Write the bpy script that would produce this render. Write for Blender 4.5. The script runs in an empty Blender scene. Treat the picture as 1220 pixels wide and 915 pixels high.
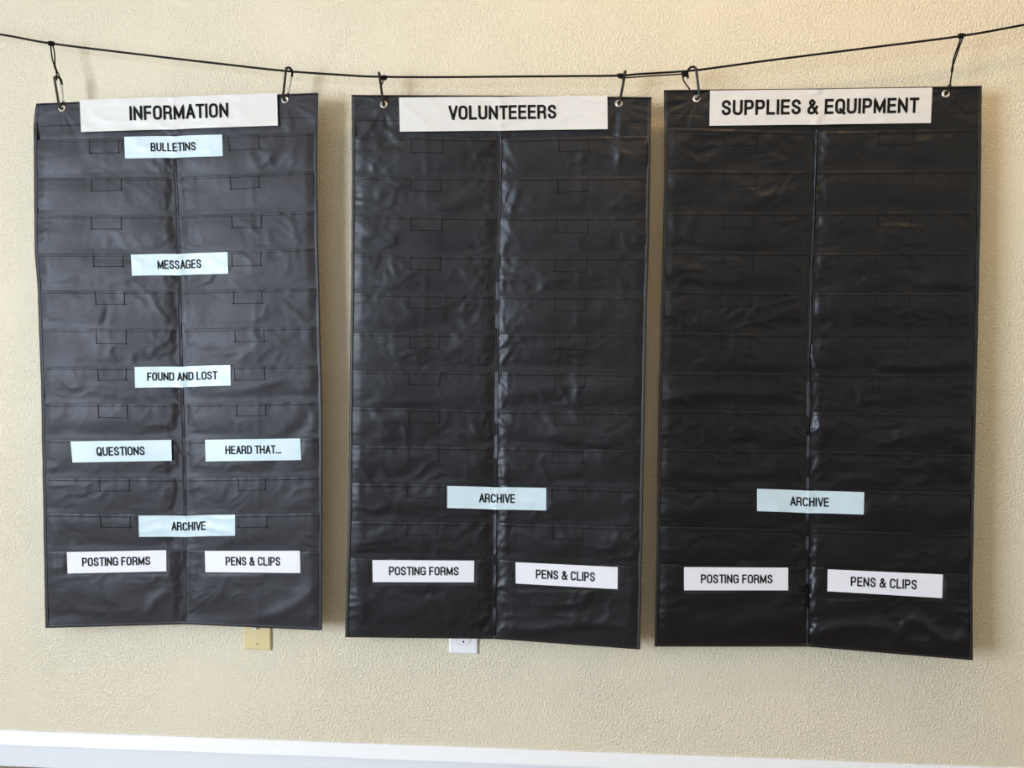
import bpy, math
import numpy as np
from mathutils import Matrix, Vector

S = bpy.context.scene
COL = S.collection
W, H, F_PX = 1220.0, 915.0, 900.0

# ------------------------------------------------------------------ camera
YAW, PITCH, ROLL, DIST, EYE = 0.06188058, 0.03249519, 0.0053657, 1.76570017, 1.00879923
cy_, sy_ = math.cos(YAW), math.sin(YAW)
FWD = np.array([-sy_ * math.cos(PITCH), cy_ * math.cos(PITCH), -math.sin(PITCH)])
_r = np.array([cy_, sy_, 0.0]); _u = np.cross(_r, FWD)
RGT = math.cos(ROLL) * _r + math.sin(ROLL) * _u
UPV = -math.sin(ROLL) * _r + math.cos(ROLL) * _u
CAM = np.array([0.0, -DIST, EYE])
cd = bpy.data.cameras.new('camera'); cam = bpy.data.objects.new('camera', cd); COL.objects.link(cam)
M4 = Matrix.Identity(4)
for i in range(3):
    M4[i][0], M4[i][1], M4[i][2], M4[i][3] = RGT[i], UPV[i], -FWD[i], CAM[i]
cam.matrix_world = M4
cd.sensor_fit = 'HORIZONTAL'; cd.sensor_width = 36.0; cd.lens = 36.0 * F_PX / W
cd.clip_start = 0.05
S.camera = cam

# ------------------------------------------------------------------ world, lights, exposure
wd = bpy.data.worlds.new('world'); S.world = wd; wd.use_nodes = True
bg = wd.node_tree.nodes['Background']
bg.inputs[0].default_value = (0.72, 0.86, 1.0, 1); bg.inputs[1].default_value = 1.2
RX0, RX1, RY1, RZ = -3.2, 3.2, -6.6, 2.62          # room extents
WY0, WY1, WZ0, WZ1 = -4.1, -2.2, 0.15, 1.95        # window opening in the left wall


def area(name, loc, rot, sx, sy, power, color):
    l = bpy.data.lights.new(name, 'AREA'); l.shape = 'RECTANGLE'; l.size = sx; l.size_y = sy
    l.energy = power; l.color = color
    o = bpy.data.objects.new(name, l); o.location = loc; o.rotation_euler = rot; COL.objects.link(o)
    return o


# daylight entering by the window (faces +X)
area('window_daylight', (RX0 - 0.16, (WY0 + WY1) / 2, (WZ0 + WZ1) / 2), (0, -math.pi / 2, 0),
     WZ1 - WZ0, WY1 - WY0, 215.0, (0.81, 0.905, 1.0))
# added warm light that yellows the upper wall; no lamp is seen there
area('added_warm_light', (0.65, -0.85, RZ - 0.10), (0, 0, 0), 1.5, 0.30, 8.6, (1.0, 0.58, 0.20))
S.view_settings.view_transform = 'Standard'; S.view_settings.look = 'None'
S.view_settings.exposure = 0.54; S.view_settings.gamma = 1.0
S.view_settings.use_curve_mapping = False


# ------------------------------------------------------------------ helpers
def tag(o, label=None, cat=None, group=None, kind=None):
    if label: o['label'] = label
    if cat: o['category'] = cat
    if group: o['group'] = group
    if kind: o['kind'] = kind
    return o


def mesh_obj(name, verts, faces, mat, parent=None, smooth=True, sharp=35):
    """one mesh object; verts in world coordinates"""
    v = np.asarray(verts, float)
    if parent is not None:
        root = parent
        off = np.zeros(3)
        while root is not None:
            off += np.array(root.location); root = root.parent
        v = v - off
        loc = None
    else:
        loc = (v.min(0) + v.max(0)) / 2; loc[2] = v[:, 2].min()
        v = v - loc
    me = bpy.data.meshes.new(name)
    me.from_pydata(v.tolist(), [], [tuple(int(i) for i in f) for f in faces]) if not isinstance(faces, np.ndarray) else None
    if isinstance(faces, np.ndarray):
        nf = len(faces)
        me.vertices.add(len(v)); me.vertices.foreach_set('co', v.astype(np.float32).ravel())
        me.loops.add(nf * 4); me.loops.foreach_set('vertex_index', faces.astype(np.int32).ravel())
        me.polygons.add(nf)
        me.polygons.foreach_set('loop_start', np.arange(0, nf * 4, 4, dtype=np.int32))
        me.update(calc_edges=True)
    me.materials.append(mat)
    if smooth:
        me.polygons.foreach_set('use_smooth', np.ones(len(me.polygons), bool))
        me.set_sharp_from_angle(angle=math.radians(sharp))
    me.validate(); me.update()
    o = bpy.data.objects.new(name, me); COL.objects.link(o)
    if parent is not None: o.parent = parent
    else: o.location = loc
    return o


def empty(name, loc):
    o = bpy.data.objects.new(name, None); o.location = loc; o.empty_display_size = 0.05
    COL.objects.link(o); return o


def grid_faces(n, m, keep=None, base=0, flip=False):
    i, j = np.meshgrid(np.arange(n - 1), np.arange(m - 1), indexing='ij')
    a = i * m + j; f = np.stack([a, a + m, a + m + 1, a + 1], -1)   # i down, j right -> normal -Y
    if flip: f = f[..., ::-1]
    f = f.reshape(-1, 4)
    if keep is not None: f = f[keep.reshape(-1)]
    return f + base


def sheet(name, P, mat, parent, back=0.0012, keep=None, sharp=50):
    """a cloth or paper sheet of n x m points with folded-back edges (real thickness)"""
    Q = np.pad(P, ((1, 1), (1, 1), (0, 0)), mode='edge')
    Q[0, :, 1] += back; Q[-1, :, 1] += back; Q[1:-1, 0, 1] += back; Q[1:-1, -1, 1] += back
    n, m = Q.shape[:2]
    k2 = None
    if keep is not None:
        k2 = np.ones((n - 1, m - 1), bool); k2[1:-1, 1:-1] = keep
    return mesh_obj(name, Q.reshape(-1, 3), grid_faces(n, m, k2), mat, parent, sharp=sharp)


class MB:
    def __init__(s): s.v = []; s.f = []; s.n = 0
    def add(s, v, f):
        s.v.append(np.asarray(v, float)); s.f += [tuple(i + s.n for i in q) for q in f]; s.n += len(v)
    def box(s, a, b):
        x0, y0, z0 = a; x1, y1, z1 = b
        s.add([(x0, y0, z0), (x1, y0, z0), (x1, y1, z0), (x0, y1, z0), (x0, y0, z1), (x1, y0, z1), (x1, y1, z1), (x0, y1, z1)],
              [(0, 3, 2, 1), (4, 5, 6, 7), (0, 1, 5, 4), (1, 2, 6, 5), (2, 3, 7, 6), (3, 0, 4, 7)])
    def tube(s, pts, r, seg=10, closed=False):
        p = np.asarray(pts, float); n = len(p)
        r = np.broadcast_to(np.asarray(r, float), (n,))
        if closed: t = np.roll(p, -1, 0) - np.roll(p, 1, 0)
        else: t = np.gradient(p, axis=0)
        t /= np.linalg.norm(t, axis=1)[:, None] + 1e-12
        ref = np.array([0.0, 1.0, 0.0])
        if abs(t[0] @ ref) > 0.9: ref = np.array([1.0, 0, 0])
        u = np.cross(t[0], ref); u /= np.linalg.norm(u)
        V = []
        for i in range(n):
            u = u - (u @ t[i]) * t[i]; u /= np.linalg.norm(u); w = np.cross(t[i], u)
            for k in range(seg):
                a = 2 * math.pi * k / seg
                V.append(p[i] + r[i] * (math.cos(a) * u + math.sin(a) * w))
        F = []
        for i in range(n if closed else n - 1):
            j = (i + 1) % n
            for k in range(seg):
                l = (k + 1) % seg
                F.append((i * seg + k, i * seg + l, j * seg + l, j * seg + k))
        if not closed:
            F.append(tuple(range(seg))[::-1]); F.append(tuple((n - 1) * seg + k for k in range(seg)))
        s.add(V, F)
    def disc(s, c, r, y0, y1, seg=24, ry=None, bevel=0.0):
        """prism facing -Y, front at y1"""
        c = np.asarray(c, float); ry = ry or r
        V = []
        for (rr, y) in ((1, y0), (1, y1 + bevel), (1 - (bevel / r if bevel else 0), y1)):
            for k in range(seg):
                a = 2 * math.pi * k / seg
                V.append((c[0] + rr * r * math.cos(a), y, c[1] + rr * ry * math.sin(a)))
        F = []
        for q in range(2):
            for k in range(seg):
                l = (k + 1) % seg
                F.append((q * seg + k, q * seg + l, (q + 1) * seg + l, (q + 1) * seg + k))
        F.append(tuple(2 * seg + k for k in range(seg)))
        s.add(V, F)
    def build(s, name, mat, parent=None, smooth=True, sharp=35):
        return mesh_obj(name, np.concatenate(s.v), s.f, mat, parent, smooth, sharp)


def catmull(pts, n=8, closed=False):
    p = np.asarray(pts, float); out = []
    N = len(p)
    for i in range(N if closed else N - 1):
        if closed: a, b, c, d = p[(i - 1) % N], p[i], p[(i + 1) % N], p[(i + 2) % N]
        else: a, b, c, d = p[max(i - 1, 0)], p[i], p[i + 1], p[min(i + 2, N - 1)]
        for k in range(n):
            t = k / n
            out.append(0.5 * (2 * b + (c - a) * t + (2 * a - 5 * b + 4 * c - d) * t * t + (3 * b - a - 3 * c + d) * t ** 3))
    if not closed: out.append(p[-1])
    return np.array(out)


def unproject(px, py, Y):
    px, py, Y = np.broadcast_arrays(np.asarray(px, float), py, Y)
    d = FWD + ((px - W / 2) / F_PX)[..., None] * RGT - ((py - H / 2) / F_PX)[..., None] * UPV
    t = (Y - CAM[1]) / d[..., 1]
    return CAM + t[..., None] * d


def hash01(i, j, seed):
    n = (i * 374761393 + j * 668265263 + seed * 2147483647 + seed * 40503) & 0xFFFFFFFF
    n = ((n ^ (n >> 13)) * 1274126177) & 0xFFFFFFFF
    n = ((n ^ (n >> 16)) * 2246822519) & 0xFFFFFFFF
    return (n ^ (n >> 15)) / 4294967296.0


def gnoise(x, y, seed):
    """gradient noise in about -1..1"""
    x = np.asarray(x, float); y = np.asarray(y, float)
    xi = np.floor(x).astype(np.int64); yi = np.floor(y).astype(np.int64)
    fx, fy = x - xi, y - yi
    ux = fx ** 3 * (fx * (fx * 6 - 15) + 10); uy = fy ** 3 * (fy * (fy * 6 - 15) + 10)
    def g(a, b):
        an = hash01(xi + a, yi + b, seed) * 2 * math.pi
        return np.cos(an) * (fx - a) + np.sin(an) * (fy - b)
    return 1.5 * ((g(0, 0) * (1 - ux) + g(1, 0) * ux) * (1 - uy) + (g(0, 1) * (1 - ux) + g(1, 1) * ux) * uy)


def ridge(x, y, seed): return 1 - 2 * np.minimum(1.0, np.abs(gnoise(x, y, seed)) * 2.0)
def sstep(a, b, x):
    t = np.clip((x - a) / (b - a), 0, 1); return t * t * (3 - 2 * t)


# ------------------------------------------------------------------ materials
def material(name, color, rough=0.5, metal=0.0, spec=0.5):
    m = bpy.data.materials.new(name); m.use_nodes = True
    b = m.node_tree.nodes['Principled BSDF']
    b.inputs['Base Color'].default_value = (*color, 1); b.inputs['Roughness'].default_value = rough
    b.inputs['Metallic'].default_value = metal; b.inputs['Specular IOR Level'].default_value = spec
    return m, m.node_tree, b


def noise_bump(nt, b, scale, dist, strength=1.0, detail=2.0, stretch=None, rough=0.5):
    tc = nt.nodes.new('ShaderNodeTexCoord'); n = nt.nodes.new('ShaderNodeTexNoise')
    n.inputs['Scale'].default_value = scale; n.inputs['Detail'].default_value = detail
    n.inputs['Roughness'].default_value = rough
    src = tc.outputs['Object']
    if stretch:
        mp = nt.nodes.new('ShaderNodeMapping'); mp.inputs['Scale'].default_value = stretch
        nt.links.new(src, mp.inputs['Vector']); src = mp.outputs['Vector']
    nt.links.new(src, n.inputs['Vector'])
    bp = nt.nodes.new('ShaderNodeBump'); bp.inputs['Distance'].default_value = dist
    bp.inputs['Strength'].default_value = strength
    nt.links.new(n.outputs['Fac'], bp.inputs['Height']); nt.links.new(bp.outputs['Normal'], b.inputs['Normal'])
    return n, bp, src


def color_noise(nt, b, c1, c2, scale, detail=3):
    tc = nt.nodes.new('ShaderNodeTexCoord'); n = nt.nodes.new('ShaderNodeTexNoise')
    n.inputs['Scale'].default_value = scale; n.inputs['Detail'].default_value = detail
    r = nt.nodes.new('ShaderNodeValToRGB')
    r.color_ramp.elements[0].position = 0.35; r.color_ramp.elements[1].position = 0.65
    r.color_ramp.elements[0].color = (*c1, 1); r.color_ramp.elements[1].color = (*c2, 1)
    nt.links.new(tc.outputs['Object'], n.inputs['Vector']); nt.links.new(n.outputs['Fac'], r.inputs['Fac'])
    nt.links.new(r.outputs['Color'], b.inputs['Base Color'])


def wall_material():
    m, nt, b = material('orange_peel_wall_paint', (0.66, 0.575, 0.42), 0.55, 0, 0.35)
    color_noise(nt, b, (0.640, 0.588, 0.474), (0.670, 0.618, 0.502), 2.5)
    tc = nt.nodes.new('ShaderNodeTexCoord')
    n1 = nt.nodes.new('ShaderNodeTexNoise'); n1.inputs['Scale'].default_value = 215; n1.inputs['Detail'].default_value = 2.0
    n1.inputs['Distortion'].default_value = 0.0
    r = nt.nodes.new('ShaderNodeValToRGB'); r.color_ramp.elements[0].position = 0.38; r.color_ramp.elements[1].position = 0.74
    n2 = nt.nodes.new('ShaderNodeTexNoise'); n2.inputs['Scale'].default_value = 5; n2.inputs['Detail'].default_value = 2
    mr = nt.nodes.new('ShaderNodeMapRange'); mr.inputs['From Min'].default_value = 0.3; mr.inputs['From Max'].default_value = 0.55
    mr.inputs['To Min'].default_value = 0.5; mr.inputs['To Max'].default_value = 1.0
    mul = nt.nodes.new('ShaderNodeMath'); mul.operation = 'MULTIPLY'
    bp = nt.nodes.new('ShaderNodeBump'); bp.inputs['Distance'].default_value = 0.0021; bp.inputs['Strength'].default_value = 0.8
    for n in (n1, n2): nt.links.new(tc.outputs['Object'], n.inputs['Vector'])
    nt.links.new(n1.outputs['Fac'], r.inputs['Fac']); nt.links.new(n2.outputs['Fac'], mr.inputs['Value'])
    nt.links.new(r.outputs['Color'], mul.inputs[0]); nt.links.new(mr.outputs['Result'], mul.inputs[1])
    nt.links.new(mul.outputs[0], bp.inputs['Height']); nt.links.new(bp.outputs['Normal'], b.inputs['Normal'])
    return m


def nylon(name, color, rough, spec):
    m, nt, b = material(name, color, rough, 0, spec)
    b.inputs['Specular Tint'].default_value = (0.86, 0.90, 1.0, 1)
    n, bp, src = noise_bump(nt, b, 900, 0.00012, 0.5, 1.0, (0.35, 1, 1.6))
    # the coating is worn unevenly: roughness varies in soft blotches
    n2 = nt.nodes.new('ShaderNodeTexNoise'); n2.inputs['Scale'].default_value = 11; n2.inputs['Detail'].default_value = 3
    mr = nt.nodes.new('ShaderNodeMapRange'); mr.inputs['From Min'].default_value = 0.3; mr.inputs['From Max'].default_value = 0.7
    mr.inputs['To Min'].default_value = rough - 0.06; mr.inputs['To Max'].default_value = rough + 0.06
    tc = nt.nodes.new('ShaderNodeTexCoord')
    nt.links.new(tc.outputs['Object'], n2.inputs['Vector']); nt.links.new(n2.outputs['Fac'], mr.inputs['Value'])
    nt.links.new(mr.outputs['Result'], b.inputs['Roughness'])
    return m


MAT_WALL = wall_material()
MAT_CEIL, _nt, _b = material('ceiling_paint', (0.80, 0.74, 0.62), 0.8); noise_bump(_nt, _b, 90, 0.001)
MAT_CARPET, _nt, _b = material('carpet', (0.22, 0.17, 0.13), 0.95)
color_noise(_nt, _b, (0.15, 0.115, 0.09), (0.42, 0.35, 0.28), 420); noise_bump(_nt, _b, 500, 0.004)
MAT_TRIM, _nt, _b = material('gloss_white_trim_paint', (0.70, 0.73, 0.80), 0.30, 0, 0.5)
_n, _bp, _s = noise_bump(_nt, _b, 60, 0.0006, 0.6, 3.0, (0.15, 1, 1))
MAT_CLOTH = [nylon('charcoal_nylon', (0.0195, 0.0188, 0.0235), 0.49, 0.36),
             nylon('black_nylon', (0.0050, 0.0048, 0.0072), 0.44, 0.45),
             nylon('black_nylon_darker', (0.0032, 0.0031, 0.0046), 0.40, 0.46)]  # darker base colour and lower roughness than the middle chart
MAT_BIND, _nt, _b = material('black_binding_tape', (0.010, 0.010, 0.012), 0.5, 0, 0.5); noise_bump(_nt, _b, 700, 0.0003)
MAT_THREAD, _nt, _b = material('black_thread', (0.004, 0.004, 0.005), 0.8, 0, 0.2)
noise_bump(_nt, _b, 800, 0.0002)
MAT_HEAD, _nt, _b = material('white_header_paper', (0.585, 0.59, 0.605), 0.40, 0, 0.5); noise_bump(_nt, _b, 30, 0.0008)
MAT_BLUE, _nt, _b = material('pale_blue_card', (0.49, 0.615, 0.71), 0.38, 0, 0.5); noise_bump(_nt, _b, 40, 0.0005)
MAT_WHITE, _nt, _b = material('white_card', (0.68, 0.70, 0.79), 0.45, 0, 0.5); noise_bump(_nt, _b, 40, 0.0005)
MAT_INK, _nt, _b = material('black_ink', (0.006, 0.006, 0.006), 0.75, 0, 0.12); color_noise(_nt, _b, (0.005, 0.005, 0.006), (0.009, 0.009, 0.009), 200)
MAT_STEEL, _nt, _b = material('eyelet_steel', (0.86, 0.86, 0.85), 0.42, 1.0); noise_bump(_nt, _b, 600, 0.0001)
MAT_CORD, _nt, _b = material('black_cord', (0.004, 0.004, 0.005), 0.7, 0, 0.2); noise_bump(_nt, _b, 900, 0.0006)
MAT_CLIP, _nt, _b = material('black_anodised_aluminium', (0.03, 0.03, 0.033), 0.28, 0.3, 0.5); color_noise(_nt, _b, (0.006, 0.006, 0.007), (0.02, 0.02, 0.022), 90)
MAT_GATE, _nt, _b = material('bare_wire_gate', (0.55, 0.55, 0.56), 0.3, 1.0); noise_bump(_nt, _b, 400, 0.0001)
MAT_IVORY, _nt, _b = material('ivory_plastic', (0.66, 0.56, 0.32), 0.25, 0, 0.5); color_noise(_nt, _b, (0.64, 0.55, 0.31), (0.68, 0.58, 0.34), 20)
MAT_PLATE, _nt, _b = material('white_plastic', (0.80, 0.82, 0.86), 0.28, 0, 0.5); color_noise(_nt, _b, (0.78, 0.80, 0.85), (0.82, 0.84, 0.88), 20)
MAT_DARK, _nt, _b = material('dark_slot', (0.01, 0.01, 0.01), 0.8); color_noise(_nt, _b, (0.008, 0.008, 0.008), (0.014, 0.013, 0.012), 50)
MAT_ADDED_LAMP = bpy.data.materials.new('added_lamp_diffuser'); MAT_ADDED_LAMP.use_nodes = True  # glowing panel of the added, unseen warm lamp
_b = MAT_ADDED_LAMP.node_tree.nodes['Principled BSDF']; _b.inputs['Base Color'].default_value = (0.9, 0.85, 0.7, 1)
_b.inputs['Emission Color'].default_value = (1, 0.85, 0.6, 1); _b.inputs['Emission Strength'].default_value = 0.8

# ------------------------------------------------------------------ room shell
def struct(name, mb, mat):
    return tag(mb.build(name, mat, None, smooth=False), kind='structure')


T = 0.12
m = MB(); m.box((RX0 - T, 0, 0), (RX1 + T, T, RZ)); struct('wall_back', m, MAT_WALL)
m = MB(); m.box((RX0 - T, RY1 - T, 0), (RX1 + T, RY1, RZ)); struct('wall_front', m, MAT_WALL)
m = MB(); m.box((RX1, RY1, 0), (RX1 + T, 0, RZ)); struct('wall_right', m, MAT_WALL)
m = MB()
m.box((RX0 - T, RY1, 0), (RX0, WY0, RZ)); m.box((RX0 - T, WY1, 0), (RX0, 0, RZ))
m.box((RX0 - T, WY0, 0), (RX0, WY1, WZ0)); m.box((RX0 - T, WY0, WZ1), (RX0, WY1, RZ)); struct('wall_left', m, MAT_WALL)
m = MB(); m.box((RX0 - T, RY1 - T, -0.1), (RX1 + T, T, 0)); struct('floor', m, MAT_CARPET)
m = MB(); m.box((RX0 - T, RY1 - T, RZ), (RX1 + T, T, RZ + 0.1)); struct('ceiling', m, MAT_CEIL)
m = MB()
m.box((RX0 - 0.02, WY0 - 0.06, WZ0 - 0.06), (RX0 + 0.02, WY0 + 0.03, WZ1 + 0.06)); m.box((RX0 - 0.02, WY1 - 0.03, WZ0 - 0.06), (RX0 + 0.02, WY1 + 0.06, WZ1 + 0.06))
m.box((RX0 - 0.02, WY0, WZ1 - 0.03), (RX0 + 0.02, WY1, WZ1 + 0.06)); m.box((RX0 - 0.02, WY0 - 0.06, WZ0 - 0.06), (RX0 + 0.05, WY1 + 0.06, WZ0 + 0.02))
struct('window_1', m, MAT_TRIM)


def baseboard(name, x0, x1):
    prof = [(0, 0.0835), (-0.0030, 0.0832), (-0.0055, 0.0805), (-0.0085, 0.0730), (-0.0135, 0.0640), (-0.0185, 0.0580), (-0.0190, 0.0560), (-0.0150, 0.0540), (-0.0150, 0.0)]
    xs = np.linspace(x0, x1, 120); V = []
    for i, x in enumerate(xs):
        for (y, z) in prof:
            w = 0.0006 * gnoise(x * 9, z * 60, 5) if z > 0.05 else 0
            V.append((x, y + w, z + w))
    V = np.array(V); n, k = len(xs), len(prof)
    F = [(i * k + j, i * k + j + 1, (i + 1) * k + j + 1, (i + 1) * k + j) for i in range(n - 1) for j in range(k - 1)]
    return tag(mesh_obj(name, V, F, MAT_TRIM, None, sharp=28), kind='structure')


baseboard('baseboard_back', RX0, RX1)
# unseen fixture added to house the warm light, above the frame
lr = empty('added_warm_lamp', (0.65, -0.85, RZ - 0.07)); tag(lr, 'long warm lamp added out of the frame to tint the upper wall', 'lamp')
m = MB(); m.box((-0.15, -1.03, RZ - 0.05), (1.45, -0.67, RZ)); m.build('added_lamp_base', MAT_TRIM, lr, False)
m = MB(); m.box((-0.13, -1.01, RZ - 0.07), (1.43, -0.69, RZ - 0.05)); m.build('added_diffuser', MAT_ADDED_LAMP, lr, False)

# ------------------------------------------------------------------ the three charts: outlines read off their real proportions
CH = [
    dict(rows=[(123.5, 117.3, 110.8), (167, 163, 157.5), (212.3, 211, 203.5), (257, 257, 251.3), (302, 302, 294.5), (346, 346.4, 342.5),
               (391.5, 392, 388.5), (436.8, 437, 434.5), (480.6, 480.8, 478.3), (523.5, 524.5, 522), (569.4, 570, 567.5),
               (611.2, 613.5, 611), (657, 655.5, 657), (748, 743.5, 750.8)],
         L=[(118, 44.5), (130, 42), (149, 40.2), (300, 41.5), (345, 45), (470, 49.4), (600, 51.6), (748, 54.2)],
         C=[(117, 205), (180, 207.6), (230, 210), (300, 213), (440, 216), (520, 218.5), (600, 220.4), (743, 219.5)],
         R=[(110, 378.5), (200, 377), (300, 378.5), (440, 382), (500, 383.6), (750, 383)],
         depth=[(0.058, 0.056), (0.050, 0.038), (0.060, 0.060)], amp=0.95, sharpness=1.15, seed=11,
         eyes=[(73.9, 129.1), (339.5, 119.0)], skip=[(9, 0), (9, 1)]),
    dict(rows=[(113.2, 114.2, 115.8), (161.8, 164.8, 161.8), (209.8, 211.5, 209.8), (256, 258.6, 258), (302, 306, 305.6), (348.8, 352, 353.3),
               (396.4, 397.7, 398.8), (441.2, 443.3, 444.8), (485, 489, 490.8), (530.5, 532.8, 536.6), (575.4, 578.2, 583),
               (621, 622.8, 628.2), (664.4, 666.8, 674.8), (759, 761, 773.6)],
         L=[(113, 419), (200, 419.4), (350, 418.4), (500, 416.4), (600, 415.5), (700, 413), (760, 411.4)],
         C=[(114, 596.2), (200, 595.8), (300, 593.2), (400, 592.2), (500, 591.2), (600, 590), (762, 589)],
         R=[(115, 776), (150, 775.2), (300, 772.8), (360, 770.5), (500, 767.6), (560, 766.4), (670, 764.4), (774, 762.6)],
         depth=[(0.055, 0.050), (0.055, 0.042), (0.055, 0.074)], amp=1.1, sharpness=1.3, seed=47,
         eyes=[(457.4, 124.6), (737.4, 123.3)], skip=[]),
    dict(rows=[(107.4, 105.8, 102.3), (152, 157, 152.8), (202.6, 203.8, 201.5), (252.4, 253, 251.4), (299.2, 301, 300.6), (346, 348.7, 348.7),
               (396, 398.2, 397.6), (442.8, 444.6, 446), (488, 491, 493), (534.2, 536.5, 541.4), (580.2, 583, 586.4),
               (627, 630.7, 637), (672, 675, 684), (770.2, 770.2, 786.5)],
         L=[(107, 791.4), (200, 792), (320, 789.2), (400, 787.2), (480, 785), (560, 783.8), (650, 783), (771, 780.3)],
         C=[(106, 974.2), (160, 971.8), (260, 969), (330, 965.8), (440, 963), (520, 962.8), (600, 962.2), (770, 961.8)],
         R=[(102, 1169.6), (150, 1169.2), (250, 1168), (400, 1164.8), (530, 1161.8), (600, 1160), (700, 1158.6), (787, 1159)],
         depth=[(0.058, 0.052), (0.055, 0.040), (0.060, 0.080)], amp=1.35, sharpness=1.3, seed=83,
         eyes=[(830.0, 117.7), (1126.7, 111.8)], skip=[(9, 1), (11, 1)]),
]
# cards: (chart, corner pixels TL TR BR BL, mid-top/mid-bottom bend, material, text, x0, x1, cap px, centre fraction)
CARDS = [
    (0, (94.9, 119), (330, 110.8), (331, 149.5), (96.6, 157.2), 'H', 'INFORMATION', 153.5, 271.4, 17.2, 0.47),
    (0, (148, 162.9), (264.6, 160.3), (265.3, 186), (149, 188.8), 'B', 'BULLETINS', 179, 232.7, 10.6, 0.5),
    (0, (156, 303.3), (271, 300.3), (272, 326), (157.2, 328.5), 'B', 'MESSAGES', 187, 239, 10.6, 0.5),
    (0, (160.3, 437.2), (274.4, 434.9), (274.8, 459.3), (161, 462), 'B', 'FOUND AND LOST', 174.9, 258.2, 10.2, 0.48),
    (0, (84, 526), (204, 524), (204.7, 548.9), (86.4, 551), 'B', 'QUESTIONS', 113.9, 171.5, 10.6, 0.5),
    (0, (244.3, 524), (357.6, 522.4), (358.9, 548.1), (245, 549.7), 'B', 'HEARD THAT...', 268, 334, 10.2, 0.49),
    (0, (165, 614.4), (280, 613.2), (280, 638.3), (165.7, 639.6), 'B', 'ARCHIVE', 204, 244.7, 10.4, 0.5),
    (0, (79.6, 657.8), (198, 655.5), (198.2, 680.7), (80.6, 683.3), 'W', 'POSTING FORMS', 97.3, 178.6, 10.4, 0.48),
    (0, (244, 656.4), (357.2, 656.2), (357.8, 682.7), (244.7, 681.6), 'W', 'PENS & CLIPS', 268.4, 333.4, 10.2, 0.48),
    (1, (475.4, 116.2), (723.6, 114), (724, 153.8), (476.4, 156.9), 'H', 'VOLUNTEEERS', 534, 662.6, 17.2, 0.46),
    (1, (532.8, 579), (650.8, 581.3), (650.8, 608.2), (532.8, 605.2), 'B', 'ARCHIVE', 570.8, 613.4, 10.6, 0.5),
    (1, (443.6, 667.3), (565, 668), (564.6, 693.8), (444, 693.5), 'W', 'POSTING FORMS', 463.3, 546.6, 10.4, 0.49),
    (1, (614.2, 669.9), (736, 675.7), (735.7, 702), (614.4, 695.2), 'W', 'PENS & CLIPS', 638.4, 708.9, 10.8, 0.5),
    (2, (846, 108), (1110.8, 104.4), (1109, 146.5), (845.2, 149.8), 'H', 'SUPPLIES & EQUIPMENT', 860, 1095, 18.2, 0.49),
    (2, (902, 582.3), (1029.7, 586.4), (1029, 613), (902, 608.9), 'B', 'ARCHIVE', 941.5, 987.6, 10.8, 0.5),
    (2, (815, 675.7), (939, 676.4), (939, 703.4), (815, 703.3), 'W', 'POSTING FORMS', 835, 920.5, 10.8, 0.5),
    (2, (986.2, 678.3), (1123.4, 684.5), (1122.6, 712.6), (985.8, 704.4), 'W', 'PENS & CLIPS', 1013.8, 1092.8, 11, 0.49),
]


def edge(c, key, y):
    a = np.array(c[key]); return np.interp(y, a[:, 0], a[:, 1])


def uv_to_px(c, u, v):
    R = np.array(c['rows']); v = np.asarray(v, float); u = np.asarray(u, float)
    k = np.arange(len(R))
    yl, yc, yr = (np.interp(v, k, R[:, q]) for q in range(3))
    y = np.where(u < .5, yl + (yc - yl) * u * 2, yc + (yr - yc) * (u - .5) * 2)
    l, m_, r = edge(c, 'L', y), edge(c, 'C', y), edge(c, 'R', y)
    return np.where(u < .5, l + (m_ - l) * u * 2, m_ + (r - m_) * (u - .5) * 2), y


def px_to_uv(c, x, y):
    l, m_, r = edge(c, 'L', y), edge(c, 'C', y), edge(c, 'R', y)
    u = np.where(x < m_, (x - l) / (m_ - l) * .5, .5 + (x - m_) / (r - m_) * .5)
    R = np.array(c['rows'])
    rows = [np.where(u < .5, a + (b - a) * u * 2, b + (d - b) * (u - .5) * 2) for a, b, d in R]
    rows = np.stack(rows); v = np.zeros_like(u)
    for k in range(len(R) - 1):
        t = (y - rows[k]) / (rows[k + 1] - rows[k])
        v = np.where((t >= 0) | (k == 0), k + t, v) if k == 0 else np.where(t >= 0, k + t, v)
    return u, v


def base_fwd(c, u, y):
    """how far the hanging cloth stands out from the wall"""
    t = np.clip((y - 110) / 660, 0, 1); d = c['depth']
    l, m_, r = (a + (b - a) * t for a, b in d)
    w = np.abs(u - .5) * 2; w = np.sqrt(w * w + 0.004)      # soft V
    return np.where(u < .5, m_ + (l - m_) * w, m_ + (r - m_) * w) + 0.004 * gnoise(u * 2.2 + c['seed'], t * 2.6, c['seed'])


D_CARD = {'H': 0.0054, 'B': 0.0078, 'W': 0.0078}


def card_limit(ci, x, y, d, under=0.0010):
    """cloth is pressed flat behind a card"""
    for k in CARDS:
        if k[0] != ci: continue
        q = np.array(k[1:5]); x0, x1, y0, y1 = q[:, 0].min(), q[:, 0].max(), q[:, 1].min(), q[:, 1].max()
        dx = np.maximum(np.maximum(x0 - x, x - x1), 0); dy = np.maximum(np.maximum(y0 - y, y - y1), 0)
        m_ = 1 - sstep(0.8, 3.0, np.hypot(dx, dy))
        d = d * (1 - m_) + np.minimum(d, D_CARD[k[5]] - under) * m_
    return d


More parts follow.
